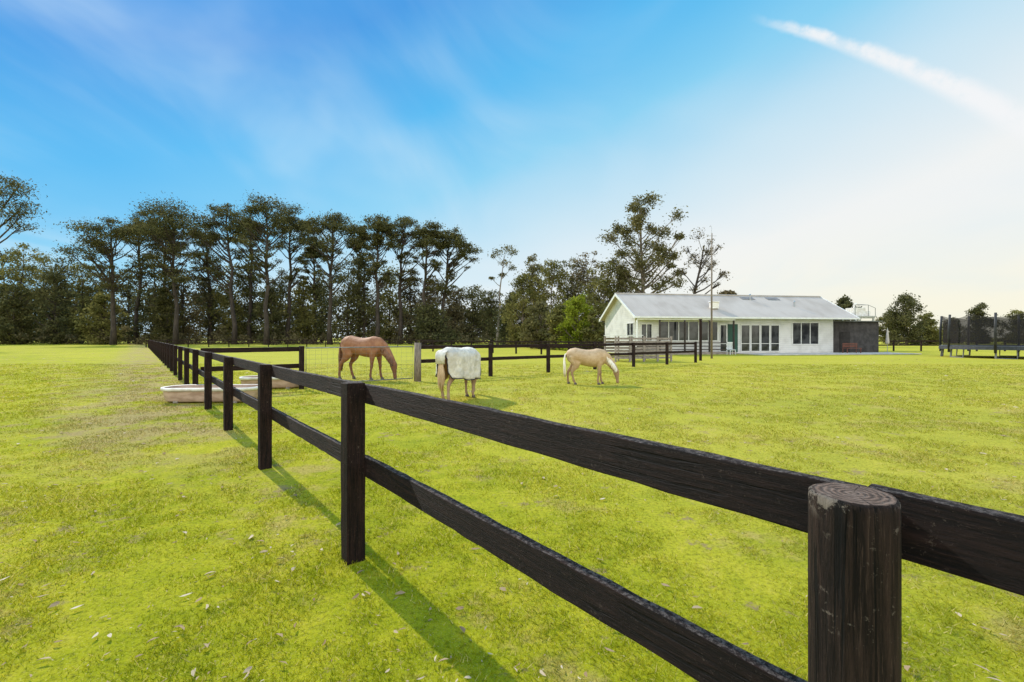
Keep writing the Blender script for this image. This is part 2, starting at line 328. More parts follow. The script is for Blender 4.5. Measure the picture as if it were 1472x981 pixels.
kp=np.array([pn(a,b,.5,9)+.5*pn(a,b,2,3)+(.16 if a+.82*b<1.45 else 0)+.9*random.random()>.34 for a,b in zip(Xl,Yl)]); Xl=Xl[kp];Yl=Yl[kp]; n=len(Xl)
ln=(.006+.024*RNG.random(n)**3)*np.minimum(1+Yl*.09,3.0); wd_=ln*(.15+.3*RNG.random(n)); a=RNG.random(n)*6.283; tz=RNG.random(n)
prof=[(-1,0,0),(-.3,-1,.3),(.5,-.7,.35),(1,0,.1),(.5,.7,.35),(-.3,1,.3)]
V=np.zeros((n,6,3))
for i,(p,q,r) in enumerate(prof):
    lx=p*ln; ly=q*wd_+(p*p)*ln*.25; V[:,i,0]=Xl+lx*np.cos(a)-ly*np.sin(a); V[:,i,1]=Yl+lx*np.sin(a)+ly*np.cos(a); V[:,i,2]=.014+r*wd_*(.4+tz)+tz*.012+np.sign(q)*wd_*(tz-.5)*.8
lf=np_obj('leaf_litter',V.reshape(-1,3),np.arange(n*6).reshape(-1,6),LITTER); tag(lf,'dry fallen gum leaves scattered on the grass','fallen leaves',kind='stuff')

# ------------------------------------------------------------ fences
FD=Vector((-536/F,1,0)).normalized(); FX0=1.45; DZ=2.162; SP=DZ*math.sqrt(1+(536/F)**2)
def fpt(Yv): return (FX0-Yv*536/F,Yv,0)
def post_mesh(w_,h_):
    m=MB(); vs=[]; fs=[]; N_=10
    for i in range(N_+1):
        z=-.4+(h_+.4)*i/N_
        for a,b in ((-1,-1),(1,-1),(1,1),(-1,1)): vs.append((a*w_/2+random.uniform(-.002,.002),b*w_/2+random.uniform(-.002,.002),z+(random.uniform(-.004,.004) if i==N_ else 0)))
    for i in range(N_):
        for k in range(4): q=(k+1)%4; fs.append((i*4+k,i*4+q,(i+1)*4+q,(i+1)*4+k))
    fs+=[(3,2,1,0),tuple(N_*4+k for k in range(4))]; m.add(vs,fs); return m.obj('post',POSTM,bevel=.006)
def rail_mesh(L_,hz=.13,th_=.042,seg=24):
    m=MB(); vs=[];fs=[]; ph=random.uniform(0,6)
    for i in range(seg+1):
        x=L_*i/seg; bow=.003*math.sin(x*1.3+ph)
        j=lambda: random.uniform(-.0026,.0026)
        for y_,z_ in ((-th_/2,-hz/2),(th_/2,-hz/2),(th_/2,hz/2),(-th_/2,hz/2)): vs.append((x,y_+j(),z_+j()+bow))
    for i in range(seg):
        for k in range(4):
            q=(k+1)%4; fs.append((i*4+k,i*4+q,(i+1)*4+q,(i+1)*4+k))
    fs+= [(3,2,1,0),tuple(seg*4+k for k in range(4))]; m.add(vs,fs); return m.obj('rail',RAILM,bevel=.004)
def copyobj(o,parent,loc,rz=0):
    c=o.copy(); scene.collection.objects.link(c); c.parent=parent; c.location=loc; c.rotation_euler=(0,0,rz); return c
def fence(start,ang,ts,label,post_w=.125,ph=1.2,rails=(1.118,.624),skip=(),skipposts=(),group=None,ry=-.083):
    e=empty('rail_fence',start,ang,label,'fence',group)
    p0=post_mesh(post_w,ph); first=True
    for i,tv in enumerate(ts):
        if i in skipposts: continue
        if first: p0.parent=e; p0.location=(tv,0,0); first=False
        else: copyobj(p0,e,(tv,0,random.uniform(-.014,.004)),random.uniform(-.02,.02))
    L0=ts[1]-ts[0]; rr=[]
    for i in range(len(ts)-1):
        if i in skip: continue
        for z in rails:
            if len(rr)<4:
                r=rail_mesh(L0); r.parent=e; r.location=(ts[i],ry,z); rr.append(r)
            else: r=copyobj(random.choice(rr),e,(ts[i],ry,z+random.uniform(-.005,.005)))
            r.scale=((ts[i+1]-ts[i]-.004)/L0,1,1)
    return e
ang=math.atan2(FD.y,FD.x)
st=fpt(.922-DZ)
ts=[SP*i for i in range(0,35)]
e1=fence(st,ang,ts,'long black timber post and rail fence across the paddock',skipposts=(1,))
mb=MB(); seg=72; vs=[]; fs=[]
zs=[-.2,.3,.6,.8,.95,1.06,1.13,1.172,1.184,1.188]
for zi,z in enumerate(zs):
    for k in range(seg):
        th=2*math.pi*k/seg; r=.0745*(1+.02*mnoise.noise(Vector((math.cos(th)*2,math.sin(th)*2,z*.6)))+.008*math.sin(7*th+z)+.02*mnoise.noise(Vector((math.cos(th)*9,math.sin(th)*9,z*1.5))))
        if zi==len(zs)-1: r-=.006
        if zi==len(zs)-2: r-=.0015
        vs.append((r*math.cos(th),r*math.sin(th),z+(.002*mnoise.noise(Vector((math.cos(th)*5,math.sin(th)*5,3))) if zi>=7 else 0)))
for i in range(len(zs)-1):
    for k in range(seg):
        q=(k+1)%seg; fs.append((i*seg+k,i*seg+q,(i+1)*seg+q,(i+1)*seg+k))
mb.add(vs,fs,0); top=[vs[(len(zs)-1)*seg+k] for k in range(seg)]
mb.add(top+[(0,0,1.188)],[(k,(k+1)%seg,seg) for k in range(seg)],1)
rp=mb.obj('post',[ROUNDM,TOPM],e1,smooth=False,loc=(SP,.012,0)); rp['label']='thick round weathered black post with cut top'
for p in rp.data.polygons: p.use_smooth=(p.material_index==0)

CD=Vector((1,.8196,0)).normalized(); cang=math.atan2(CD.y,CD.x); cst=(-8.16,11.72,0)
ts=[.12,2.57,6.33,9.47,12.58,15.65,18.7,21.8,24.9]
e2=fence(cst,cang,ts,'black timber cross fence meeting a wire mesh gate',ph=1.26,rails=(1.17,.68),skip=(1,),skipposts=(0,2),ry=.08)
mb=MB(); mb.tube([(0,0,-.2),(0,0,.6),(.01,0,1.33)],[.125,.12,.115],16); p=mb.obj('post',PALEW,e2,True,loc=(6.33,0,0)); p['label']='thick unpainted round gate post'
ge=empty('farm_gate',(cst[0]+CD.x*2.57,cst[1]+CD.y*2.57,0),cang,'galvanised pipe farm gate filled with wire mesh','gate')
mb=MB(); a,b=.12,3.58
mb.tube([(a,0,.12),(a,0,1.2),(b,0,1.2),(b,0,.12),(a,0,.12)],.017,8)
mb.obj('frame',WIRE,ge,True)
mb=MB()
for i in range(20): x=a+(b-a)*(i+.5)/20; mb.tube([(x,-.022,.12),(x,-.022,1.2)],.0018,4)
for i in range(8): z=.12+1.08*(i+.5)/8; mb.tube([(a,-.026,z),(b,-.026,z)],.0018,4)
mb.obj('mesh_infill',WIRE,ge)
def fence2(p,q,n,label):
    v=Vector(q)-Vector(p); Lg=v.length; fence((*p,0),math.atan2(v.y,v.x),[Lg*i/n for i in range(n+1)],label,rails=(1.14,.67),group='paddock fences behind')
fence2((-11,52),(9.5,36),9,'dark rail fence beside the gum trees')
fence2((9.5,36),(9.0,31),2,'short dark rail fence near the shed yard')
fence2((40.5,52),(70,50),10,'dark rail fence beyond the trampoline')
fence2((-57.5,71.5),(-14,80),15,'far dark rail fence in front of the pines')

# ------------------------------------------------------------ troughs
def tub(name,loc,rz,Lx,Wy,H,label):
    e=empty(name,loc,rz,label,'water trough'); seg=40
    def ring(lx,wy,z):
        r=[]; cr=min(wy*.42,lx*.3)
        for q,(sx,sy) in enumerate(((1,1),(-1,1),(-1,-1),(1,-1))):
            for j in range(10):
                a=math.pi/2*(q+j/9); r.append((sx*(lx/2-cr)+cr*math.cos(a),sy*(wy/2-cr)+cr*math.sin(a),z))
        return r
    def skin(secs,mat,nm,bottom):
        mb=MB(); vs=[v for r in secs for v in r]; fs=[(i*seg+k,i*seg+(k+1)%seg,(i+1)*seg+(k+1)%seg,(i+1)*seg+k) for i in range(len(secs)-1) for k in range(seg)]
        if bottom: fs.append(tuple(range(seg)))
        mb.add(vs,fs); return mb.obj(nm,mat,e,True,fix=True)
    skin([ring(Lx*.90,Wy*.74,.03),ring(Lx*.93,Wy*.80,.07),ring(Lx*.965,Wy*.90,H-.07)],ENAMEL,'basin',True)
    skin([ring(Lx*.965,Wy*.90,H-.07),ring(Lx*.985,Wy*.98,H-.075),ring(Lx*1.0,Wy*1.0,H-.03),ring(Lx*.995,Wy*.99,H-.004),ring(Lx*.985,Wy*.97,H),ring(Lx*.945,Wy*.86,H-.004)],RIM,'rim',False)
    skin([ring(Lx*.945,Wy*.86,H-.005),ring(Lx*.92,Wy*.80,H*.4)],ENAMEL,'lining',False)
    mb=MB(); mb.add(ring(Lx*.93,Wy*.82,H*.60),[tuple(range(seg))]); mb.obj('water',WATER,e)
    for sx in (-1,1):
        mb=MB(); mb.box((sx*Lx*.3,0,.03),(.1,Wy*.78,.06)); mb.obj('skid',GREYW,e)
tub('water_trough',(-7.05,10.75,0),math.radians(2),2.2,.85,.36,'stained tan and white bath trough pushed under the fence')
tub('water_trough',(-7.15,13.55,0),math.radians(12),1.7,.75,.36,'stained white bath trough behind the cross fence')

# ------------------------------------------------------------ horses
def remesh(mb,name,mat,parent,vox,it=4):
    o=mb.obj(name,mat,None,True); r=o.modifiers.new('r','REMESH'); r.mode='VOXEL'; r.voxel_size=vox; r.use_smooth_shade=True
    s=o.modifiers.new('s','SMOOTH'); s.iterations=it; s.factor=.5
    bpy.context.view_layer.update(); dg=bpy.context.evaluated_depsgraph_get(); me=bpy.data.meshes.new_from_object(o.evaluated_get(dg))
    o.modifiers.clear(); o.data=me; me.name=name; 
    me.materials.clear(); me.materials.append(mat); me.polygons.foreach_set('material_index',[0]*len(me.polygons)); me.polygons.foreach_set('use_smooth',[True]*len(me.polygons))
    o.parent=parent; return o
def horse(loc,rz,s,coatm,hairm,label,legs=(0,0,0,0),turn=0.,fat=1.,rug=False,belly=0.):
    e=empty('horse',loc,rz,label,'horse',scale=s); mb=MB()
    S=[(-.82,1.16,.06,.09),(-.76,1.17,.17,.19),(-.64,1.18,.245,.265),(-.48,1.185,.285,.295),(-.30,1.16,.28,.275),(-.10,1.115,.295,.29),(.10,1.09,.305,.31),(.28,1.09,.29,.33),(.44,1.115,.255,.34),(.58,1.125,.215,.305),(.70,1.12,.17,.245),(.79,1.11,.09,.14)]
    mb.loft([(a,0,b-belly*.5) for a,b,_,_ in S],[c*fat for _,_,c,_ in S],[d+belly*.5 for *_,d in S],20)
    nk=[(.42,0,1.20,.15,.25),(.60,0,1.17,.14,.25),(.78,.05*turn,1.05,.112,.212),(.93,.18*turn,.89,.09,.170),(1.05,.34*turn,.73,.078,.138),(1.13,.46*turn,.61,.07,.118),(1.17,.52*turn,.55,.06,.09)]
    mb.loft([p[:3] for p in nk],[p[3]*fat**.5 for p in nk],[p[4] for p in nk],16)
    hd=[(1.13,.48*turn,.66,.045,.05),(1.155,.50*turn,.60,.080,.10),(1.17,.53*turn,.51,.092,.128),(1.185,.56*turn,.42,.078,.112),(1.20,.59*turn,.31,.055,.078),(1.215,.61*turn,.20,.047,.062),(1.225,.62*turn,.12,.055,.066),(1.228,.63*turn,.07,.046,.052),(1.228,.63*turn,.045,.02,.03)]
    mb.loft([p[:3] for p in hd],[p[3] for p in hd],[p[4] for p in hd],16)
    for sg in (-1,1):
        y=.50*turn+sg*.055; mb.loft([(1.10,y,.64),(1.085,y+sg*.02,.70),(1.09,y+sg*.03,.76),(1.10,y+sg*.03,.785)],[.026,.032,.02,.008],[.018,.02,.014,.006],8)
        # shoulder and thigh muscle
        mb.loft([(.44,sg*.17*fat,1.30),(.52,sg*.20*fat,1.10),(.55,sg*.19*fat,.95)],[.03,.06,.04],[.06,.12,.08],10)
        mb.loft([(-.50,sg*.20*fat,1.30),(-.58,sg*.215*fat,1.10),(-.54,sg*.20*fat,.92)],[.03,.055,.04],[.08,.15,.10],10)
    hoofs=[]
    def leg(P,sw,sg):
        pts=[(x+sw*max(0,(1.0-z))*1.0,sg*y*fat**.5,z) for x,y,z,_,_ in P]
        mb.loft(pts,[p[3] for p in P],[p[4] for p in P],12)
        x,y,z=pts[-1]; h=MB(); h.loft([(x-.012,y,.075),(x+.004,y,.03),(x+.014,y,.0)],[.043,.052,.058],[.048,.06,.066],12); hoofs.append(h)
    FL=[(.52,.12,1.12,.11,.19),(.53,.15,.96,.105,.16),(.49,.155,.82,.082,.115),(.50,.15,.66,.062,.075),(.505,.145,.52,.048,.055),(.51,.14,.45,.05,.057),(.50,.14,.38,.037,.042),(.50,.14,.25,.032,.038),(.50,.14,.16,.040,.046),(.53,.14,.09,.034,.040),(.545,.14,.05,.042,.05)]
    HL=[(-.52,.11,1.16,.15,.24),(-.50,.15,1.00,.145,.235),(-.46,.165,.86,.12,.19),(-.52,.16,.72,.085,.13),(-.62,.15,.60,.056,.078),(-.69,.145,.51,.05,.066),(-.70,.14,.43,.043,.054),(-.685,.14,.28,.036,.042),(-.675,.14,.17,.043,.05),(-.645,.14,.09,.035,.042),(-.63,.14,.05,.042,.052)]
    leg(FL,legs[0],1); leg(FL,legs[1],-1); leg(HL,legs[2],1); leg(HL,legs[3],-1)
    remesh(mb,'body',coatm,e,.016,4)
    for h in hoofs: h.obj('hoof',HOOF,e,True)
    for sg in (-1,1):
        m=MB(); m.loft([(1.195,.545*turn+sg*.080,.515),(1.195,.545*turn+sg*.080,.50),(1.195,.545*turn+sg*.080,.475)],[.004,.014,.004],[.006,.02,.006],8); m.obj('eye',EYE,e,True)
    m=MB(); cr=[(.50,.0,1.42),(.66,0,1.35),(.80,.03*turn,1.22),(.95,.17*turn,1.06),(1.09,.32*turn,.87),(1.17,.45*turn,.74),(1.21,.5*turn,.64)]
    for k in range(54):
        f=k/53*(len(cr)-1); i=min(int(f),len(cr)-2); q=f-i; P=Vector(cr[i]).lerp(Vector(cr[i+1]),q)
        ln=random.uniform(.18,.29)*(.6+.4*math.sin(math.pi*k/53)); sd_=-.09-.02*random.random(); dx=random.uniform(-.02,.02)
        P=P+Vector((-.02,0,-.02))
        m.tube([P,P+Vector((-.01+dx*.3,sd_*.7,-.02)),P+Vector((-.03+dx,sd_*1.2,-ln*.55)),P+Vector((-.04+dx*1.5,sd_*1.2,-ln))],[.018,.026,.022,.005],6)
    m.obj('mane',hairm,e,True)
    m=MB()
    for k in range(30):
        a=random.uniform(-1,1); b=random.uniform(-1,1); L_=random.uniform(.75,1.0)
        m.tube([(-.79,a*.02,1.26),(-.87,a*.035,1.20),(-.905+b*.012,a*.055,1.0),(-.90+b*.03,a*.09,.78),(-.89+b*.04,a*.085,1.24-L_*.8),(-.88+b*.03,a*.045,1.24-L_)],[.02,.028,.026,.026,.018,.004],6)
    m.obj('tail',hairm,e,True)
    if rug:
        m=MB(); seg=40; vs=[];fs=[]; st0=[(-.86,1.12,.16,.26,.84),(-.78,1.15,.25,.29,.70),(-.5,1.19,.34,.31,.62),(-.2,1.16,.355,.31,.60),(.1,1.12,.36,.34,.58),(.35,1.11,.345,.37,.56),(.55,1.13,.30,.34,.58),(.74,1.13,.24,.27,.66),(.84,1.10,.14,.20,.85)]
        st_=[]
        for i in range(len(st0)-1):
            for q in (0,.25,.5,.75): st_.append(tuple(st0[i][j]*(1-q)+st0[i+1][j]*q for j in range(5)))
        st_.append(st0[-1])
        for (x,zc_,wy,hz_,zb) in st_:
            for k in range(seg+1):
                u_=k/seg*2-1; au=abs(u_); sg=1 if u_>0 else -1
                if au<.62: th=au/.62*math.pi/2; y=math.sin(th)*wy; z=zc_+math.cos(th)*hz_; q=0
                else: q=(au-.62)/.38; y=wy*(1+.07*q)+q*.036*math.sin(x*19+sg*1.2+.9*math.sin(x*7)); z=zc_+(zb-zc_)*q+q*.025*math.sin(x*9+sg)
                wr=.012*mnoise.noise(Vector((x*7,u_*6,3)))+.014*mnoise.noise(Vector((x*3,u_*12,8)))
                vs.append((x,sg*(y+wr)*fat,z+wr))
        for i in range(len(st_)-1):
            for k in range(seg): fs.append((i*(seg+1)+k,i*(seg+1)+k+1,(i+1)*(seg+1)+k+1,(i+1)*(seg+1)+k))
        m.add(vs,fs); r=m.obj('rug',RUG,e,True); so_=r.modifiers.new('t','SOLIDIFY'); so_.thickness=.014; r['label']='pale cream canvas horse rug with thin dark binding'
        m=MB(); W_=seg+1; n_=len(st_)
        m.tube([vs[i*W_] for i in range(n_)],.013,6); m.tube([vs[i*W_+seg] for i in range(n_)],.013,6); m.tube([vs[k] for k in range(W_)],.013,6)
        m.obj('binding',NAVY,r,True)
        m=MB(); m.loft([(-.80,0,1.41),(-.90,0,1.36),(-.945,0,1.27),(-.95,0,1.05)],[.17,.17,.16,.15],[.012,.014,.014,.012],12); m.obj('tail_flap',RUG,r,True)
    return e
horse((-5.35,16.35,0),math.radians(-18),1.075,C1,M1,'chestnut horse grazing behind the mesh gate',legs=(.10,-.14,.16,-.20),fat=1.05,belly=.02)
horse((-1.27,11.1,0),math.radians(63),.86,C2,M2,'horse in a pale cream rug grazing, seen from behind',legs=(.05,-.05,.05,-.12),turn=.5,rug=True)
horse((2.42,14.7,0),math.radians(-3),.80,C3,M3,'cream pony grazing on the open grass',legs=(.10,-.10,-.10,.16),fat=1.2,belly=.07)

# ------------------------------------------------------------ house
UX=Vector((.988,.154,0)).normalized(); hang=math.atan2(UX.y,UX.x); HL_,HD=22.6,9.0
he=empty('farm_house',(10.8,40,0),hang,'long white weatherboard farmhouse with corrugated iron roof','house')
wx0,wx1,wy0,wy1=.45,20.8,1.0,8.6; ez,rz_=3.4,5.8
def roofz(y): return ez+(rz_-ez)*(1-abs(y-HD/2)/(HD/2))
mb=MB()
vs=[(wx0,wy0,0),(wx1,wy0,0),(wx1,wy1,0),(wx0,wy1,0),(wx0,wy0,roofz(wy0)-.06),(wx1,wy0,roofz(wy0)-.06),(wx1,wy1,roofz(wy1)-.06),(wx0,wy1,roofz(wy1)-.06),(wx0,HD/2,rz_-.06),(wx1,HD/2,rz_-.06)]
mb.add(vs,[(0,1,5,4),(2,3,7,6),(0,4,8,7,3),(1,2,6,9,5)]); mb.obj('wall',HW,he)
mb=MB(); th=.07
for sg in (0,1):
    y0=0 if sg==0 else HD; ym=HD/2
    vs=[(0,y0,ez),(HL_,y0,ez),(HL_,ym,rz_),(0,ym,rz_)]; vs+=[(a,b,c-th) for a,b,c in vs]
    mb.add(vs,[(0,1,2,3),(7,6,5,4),(0,4,5,1),(1,5,6,2),(3,2,6,7),(0,3,7,4)])
roof=mb.obj('roof',ROOFM,he)
mb=MB(); mb.tube([(-.02,HD/2,rz_+.02),(HL_+.02,HD/2,rz_+.02)],.09,8); mb.obj('ridge_cap',ROOFM,roof,True)
mb=MB(); mb.box((HL_/2,-.07,ez-.07),(HL_+.1,.12,.14)); mb.obj('gutter',TRIM,roof)
for x in (-.03,HL_+.03):
    for y0 in (-.05,HD+.05):
        mb=MB(); ym=HD/2+(-.002 if y0<0 else .002)
        vs=[(x-.025,y0,ez-.22),(x-.025,ym,rz_-.2),(x-.025,ym,rz_+.05),(x-.025,y0,ez+.03)]; vs+=[(a+.05,b,c) for a,b,c in vs]
        mb.add(vs,[(0,1,2,3),(7,6,5,4),(0,4,5,1),(1,5,6,2),(2,6,7,3),(3,7,4,0)]); mb.obj('barge_board',TRIM,roof)
mb=MB(); mb.box((HL_/2,.52,ez-.1),(HL_-.1,.9,.03)); mb.obj('soffit',TRIM,roof)
xx,yy=8.6,1.6
mb=MB(); mb.box((xx,yy,roofz(yy)+.3),(.75,.45,.6)); mb.box((xx,yy,roofz(yy)+.64),(.85,.55,.08)); mb.obj('roof_cooler',RIM,roof,bevel=.02)
for xx,yy in ((13.8,3.6),(17.6,2.2)):
    mb=MB(); mb.tube([(xx,yy,roofz(yy)-.1),(xx,yy,roofz(yy)+.5)],.07,10); mb.tube([(xx,yy,roofz(yy)+.5),(xx,yy,roofz(yy)+.6)],[.13,.05],10); mb.obj('flue',GALV,roof)
for a_,b_ in ((13.0,14.4),(15.8,17.2)):
    mb=MB(); y0,y1=3.6,4.1; vs=[(a_,y0,roofz(y0)+.05),(b_,y0,roofz(y0)+.05),(b_,y1,roofz(y1)+.05),(a_,y1,roofz(y1)+.05)]; vs+=[(p,q,r-.06) for p,q,r in vs]
    mb.add(vs,[(0,1,2,3),(0,4,5,1),(1,5,6,2),(2,6,7,3),(3,7,4,0)]); mb.obj('skylight',simple('skylight_sheet',(.22,.20,.19),(.16,.15,.14),.7,2),roof)
def window(x0,x1,z0,z1,nm,parent=he,y=wy0,loc=None,rz=0,name='window',fm=None,tr=0):
    fm=fm or TRIM; W=x1-x0; H=z1-z0; mb=MB(); fw=.07
    mb.box((W/2,-.03,fw/2),(W,.08,fw)); mb.box((W/2,-.03,H-fw/2),(W,.08,fw)); mb.box((fw/2,-.03,H/2),(fw,.08,H-2*fw-.004)); mb.box((W-fw/2,-.03,H/2),(fw,.08,H-2*fw-.004))
    for i in range(1,nm): mb.box((W*i/nm,-.03,H/2),(fw*.9,.07,H-2*fw-.004))
    if tr: mb.box((W/2,-.028,H*tr),(W-2*fw,.06,.05))
    o=mb.obj(name,fm,parent,loc=loc or (x0,y,z0),rz=rz)
    mb=MB(); mb.box((W/2,-.012,H/2),(W-.06,.02,H-.06)); mb.obj('pane',GLASS,o)
    return o
window(1.0,2.1,1.2,2.8,2)
window(2.7,8.6,1.2,3.05,6)
d=window(8.75,9.5,.2,2.75,1,name='door',tr=.3); 
mb=MB(); mb.box((10.1,wy0-.03,1.48),(1.0,.07,2.6)); d=mb.obj('door',GREENP,he,bevel=.01); d['label']='dark green painted timber door'
for i in range(4): window(10.9+i*1.03,10.9+i*1.03+.98,.2,2.75,1,name='door',tr=.3)
window(16.3,19.2,.85,3.0,3)
window(0,1.5,1.6,2.9,2,loc=(wx0,HD*.30,1.6),rz=math.radians(-90))
for x in (.25,2.4,4.8,7.2,9.6):
    mb=MB(); mb.box((x,.12,1.55),(.12,.12,3.1)); mb.obj('veranda_post',DARKW if x>1 else TRIM,he)
mb=MB(); mb.box((5.0,.12,3.2),(9.5,.09,.2)); mb.obj('veranda_beam',TRIM,he)
mb=MB(); mb.box((5.0,.5,.11),(9.6,.98,.22)); mb.obj('deck',GREYW,he)
mb=MB()
for z in (.45,.75,1.05): mb.box((4.9,.04,z),(9.2,.03,.08))
mb.obj('veranda_rail',DARKW,he)
def hl(x,y,z=0): 
    return (10.8+x*math.cos(hang)-y*math.sin(hang),40+x*math.sin(hang)+y*math.cos(hang),z)
mb=MB(); mb.box((18.3,-.9,.04),(16,3.78,.08)); p=mb.obj('patio',CONC,None,loc=(10.8,40,0),rz=hang,bevel=.02); p['kind']='structure'; p['label']='pale concrete patio along the house'
e=empty('garden_chair',hl(8.6,-1.0,0),hang,'white plastic garden chair on the veranda edge','chair')
mb=MB(); mb.box((0,0,.43),(.55,.5,.05)); mb.obj('seat',TRIM,e,bevel=.015)
mb=MB(); 
for i in range(5): mb.box((-.22+.11*i,.24,.78),(.07,.03,.6))
mb.box((0,.24,1.08),(.55,.04,.09)); mb.obj('backrest',TRIM,e,bevel=.01)
for a,b in ((-.24,-.2),(.24,-.2),(-.24,.22),(.24,.22)):
    mb=MB(); mb.tube([(a*1.1,b*1.1,0),(a,b,.42)],[.022,.028],8); mb.obj('leg',TRIM,e)
e=empty('garden_bench',hl(21.3,-.6,.08),hang,'red-brown timber garden bench by the dark shed','bench')
mb=MB()
for i in range(4): mb.box((0,-.18+.12*i,.45),(1.6,.09,.04))
mb.obj('seat',REDB,e)
mb=MB()
for i in range(3): mb.box((0,.26,.6+.14*i),(1.6,.03,.09))
mb.obj('backrest',REDB,e)
for x in (-.72,.72):
    mb=MB(); mb.box((x,-.17,.21),(.06,.06,.42)); mb.box((x,.295,.45),(.06,.04,.9)); mb.obj('leg',REDB,e)
sh=empty('garden_shed',hl(20.95,1.4,0),hang,'dark corrugated shed with flat roof beside the house','shed')
mb=MB(); Ws,Ds,Hs=5.4,4.5,3.12; nrib=66
prof=[]
for i in range(nrib+1): prof.append((Ws*i/nrib,-.03*(i%2)))
for i in range(1,nrib+1): prof.append((Ws+.03*(i%2),Ds*i/nrib))
prof+=[(0,Ds)]
n=len(prof); vs=[(a,b,0) for a,b in prof]+[(a,b,Hs) for a,b in prof]
mb.add(vs,[(i,(i+1)%n,(i+1)%n+n,i+n) for i in range(n)]); mb.obj('wall',DARKMET,sh)
mb=MB(); mb.box((Ws/2,Ds/2-.15,Hs+.03),(Ws+.2,Ds+.5,.07)); mb.obj('roof',WIRE,sh)
mb=MB(); mb.box((1.5,-.05,1.05),(1.1,.04,2.1)); mb.obj('door',simple('dark_door',(.03,.027,.026),(.045,.04,.038),.8,3,spec=.1),sh)
lb=empty('garden_umbrella',hl(26.8,.9,0),hang,'closed pale garden umbrella standing by the shed','umbrella')
mb=MB(); mb.tube([(0,0,0),(0,0,2.5)],.025,8); mb.obj('pole',GALV,lb)
mb=MB(); mb.tube([(0,0,.9),(0,0,1.2),(0,0,2.2),(0,0,2.45)],[.17,.16,.07,.02],12); mb.obj('canopy',CONC,lb,True)
mb=MB(); mb.tube([(0,0,0),(0,0,.1)],[.28,.24],16); mb.obj('base',CONC,lb)
se=empty('tank_stand',(40.3,53,0),0,'white water tank raised on a steel stand','tank stand')
mb=MB()
for a,b in ((-1,-1),(1,-1),(1,1),(-1,1)): mb.box((a,b,1.95),(.14,.14,3.9))
for b in (-1,1): mb.box((0,b,3.8),(2.3,.1,.16)); mb.tube([(-1,b,.3),(1,b,3.7)],.04,6); mb.tube([(1,b,.3),(-1,b,3.7)],.04,6)
mb.box((0,0,3.95),(2.5,2.4,.12)); mb.obj('stand',GALV,se)
mb=MB(); mb.box((-.3,0,4.5),(1.3,1.4,.95)); mb.box((.72,-.1,4.3),(.6,.9,.56)); mb.tube([(-.5,0,4.97),(-.5,0,5.35),(-.15,0,5.5)],[.08,.08,.06],10); mb.obj('tank',RIM,se,False,bevel=.06)
mb=MB()
for x in (-1.15,.35,1.15): mb.tube([(x,-1.1,4.0),(x,-1.1,5.25 if x<1 else 4.9)],.03,6)
mb.tube([(-1.15,-1.1,5.25),(.35,-1.1,5.25),(1.15,-1.1,4.9)],.025,6); mb.tube([(.35,-1.1,5.25),(.35,.9,5.5)],.025,6)
mb.obj('guard_rail',WIRE,se)
me_=empty('antenna_mast',(px(1023,515,33)[0],33,0),0,'tall thin weathered mast in front of the house','mast')
mb=MB(); mb.tube([(0,0,0),(0,0,4.6),(.02,0,9.1)],[.075,.06,.035],10); mb.obj('pole',PALEW,me_,True)
mb=MB(); mb.tube([(-.35,0,8.9),(.35,0,8.9)],.015,6); mb.tube([(-.25,0,8.4),(.25,0,8.4)],.012,6); mb.tube([(0,0,8.9),(0,0,9.6)],.012,6); mb.obj('antenna',GALV,me_)
g_=empty('gate_post',(px(1007,519,30)[0],30,0),0,'tall dark timber gate post by the yard','post'); mb=MB(); mb.box((0,0,1.35),(.14,.14,2.7)); mb.box((.0,0,2.72),(.18,.18,.05)); mb.obj('shaft',POSTM,g_,bevel=.01)
ye=empty('timber_feed_rack',(6.35,28.2,0),math.radians(12),'grey weathered slatted timber feed rack','feed rack')
for (L_,y_) in ((3.9,0),(3.9,1.5)):
    mb=MB()
    for i in range(7): mb.box((L_/2,y_,.25+.2*i),(L_,.03,.12))
    mb.obj('slat_panel',GREYW,ye)
for i in range(5):
    for y_ in (-.06,1.56): mb=MB(); mb.box((.05+i*.95,y_,.8),(.09,.09,1.6)); mb.obj('upright',GREYW,ye)
mb=MB()
for i in range(6): mb.box((.95,.1+.26*i,1.66),(2.0,.22,.04))
mb.obj('top_board',TRIM,ye)
# trampoline
te=empty('trampoline',(37.6,34.5,0),math.radians(11),'large round trampoline with black safety net','trampoline'); R=3.7; zt=.85
mb=MB(); ringp=[(R*math.cos(a),R*math.sin(a),zt) for a in np.linspace(0,2*math.pi,49)]; mb.tube(ringp,.07,8); mb.obj('frame',GALV,te,True)
mb=MB(); mb.add([(R*.88*math.cos(a),R*.88*math.sin(a),zt+.01) for a in np.linspace(0,2*math.pi,48,False)],[tuple(range(48))]); mb.obj('mat',BLACK,te)
mb=MB(); vs=[];
for a in np.linspace(0,2*math.pi,48,False):
    for r,z in ((R*.86,zt+.04),(R*1.03,zt+.06),(R*1.04,zt-.22)): vs.append((r*math.cos(a),r*math.sin(a),z))
mb.add(vs,[(k*3+j,((k+1)%48)*3+j,((k+1)%48)*3+j+1,k*3+j+1) for k in range(48) for j in (0,1)]); mb.obj('edge_pad',simple('dark_pad',(.045,.048,.055),(.025,.027,.03)),te)
np_=8
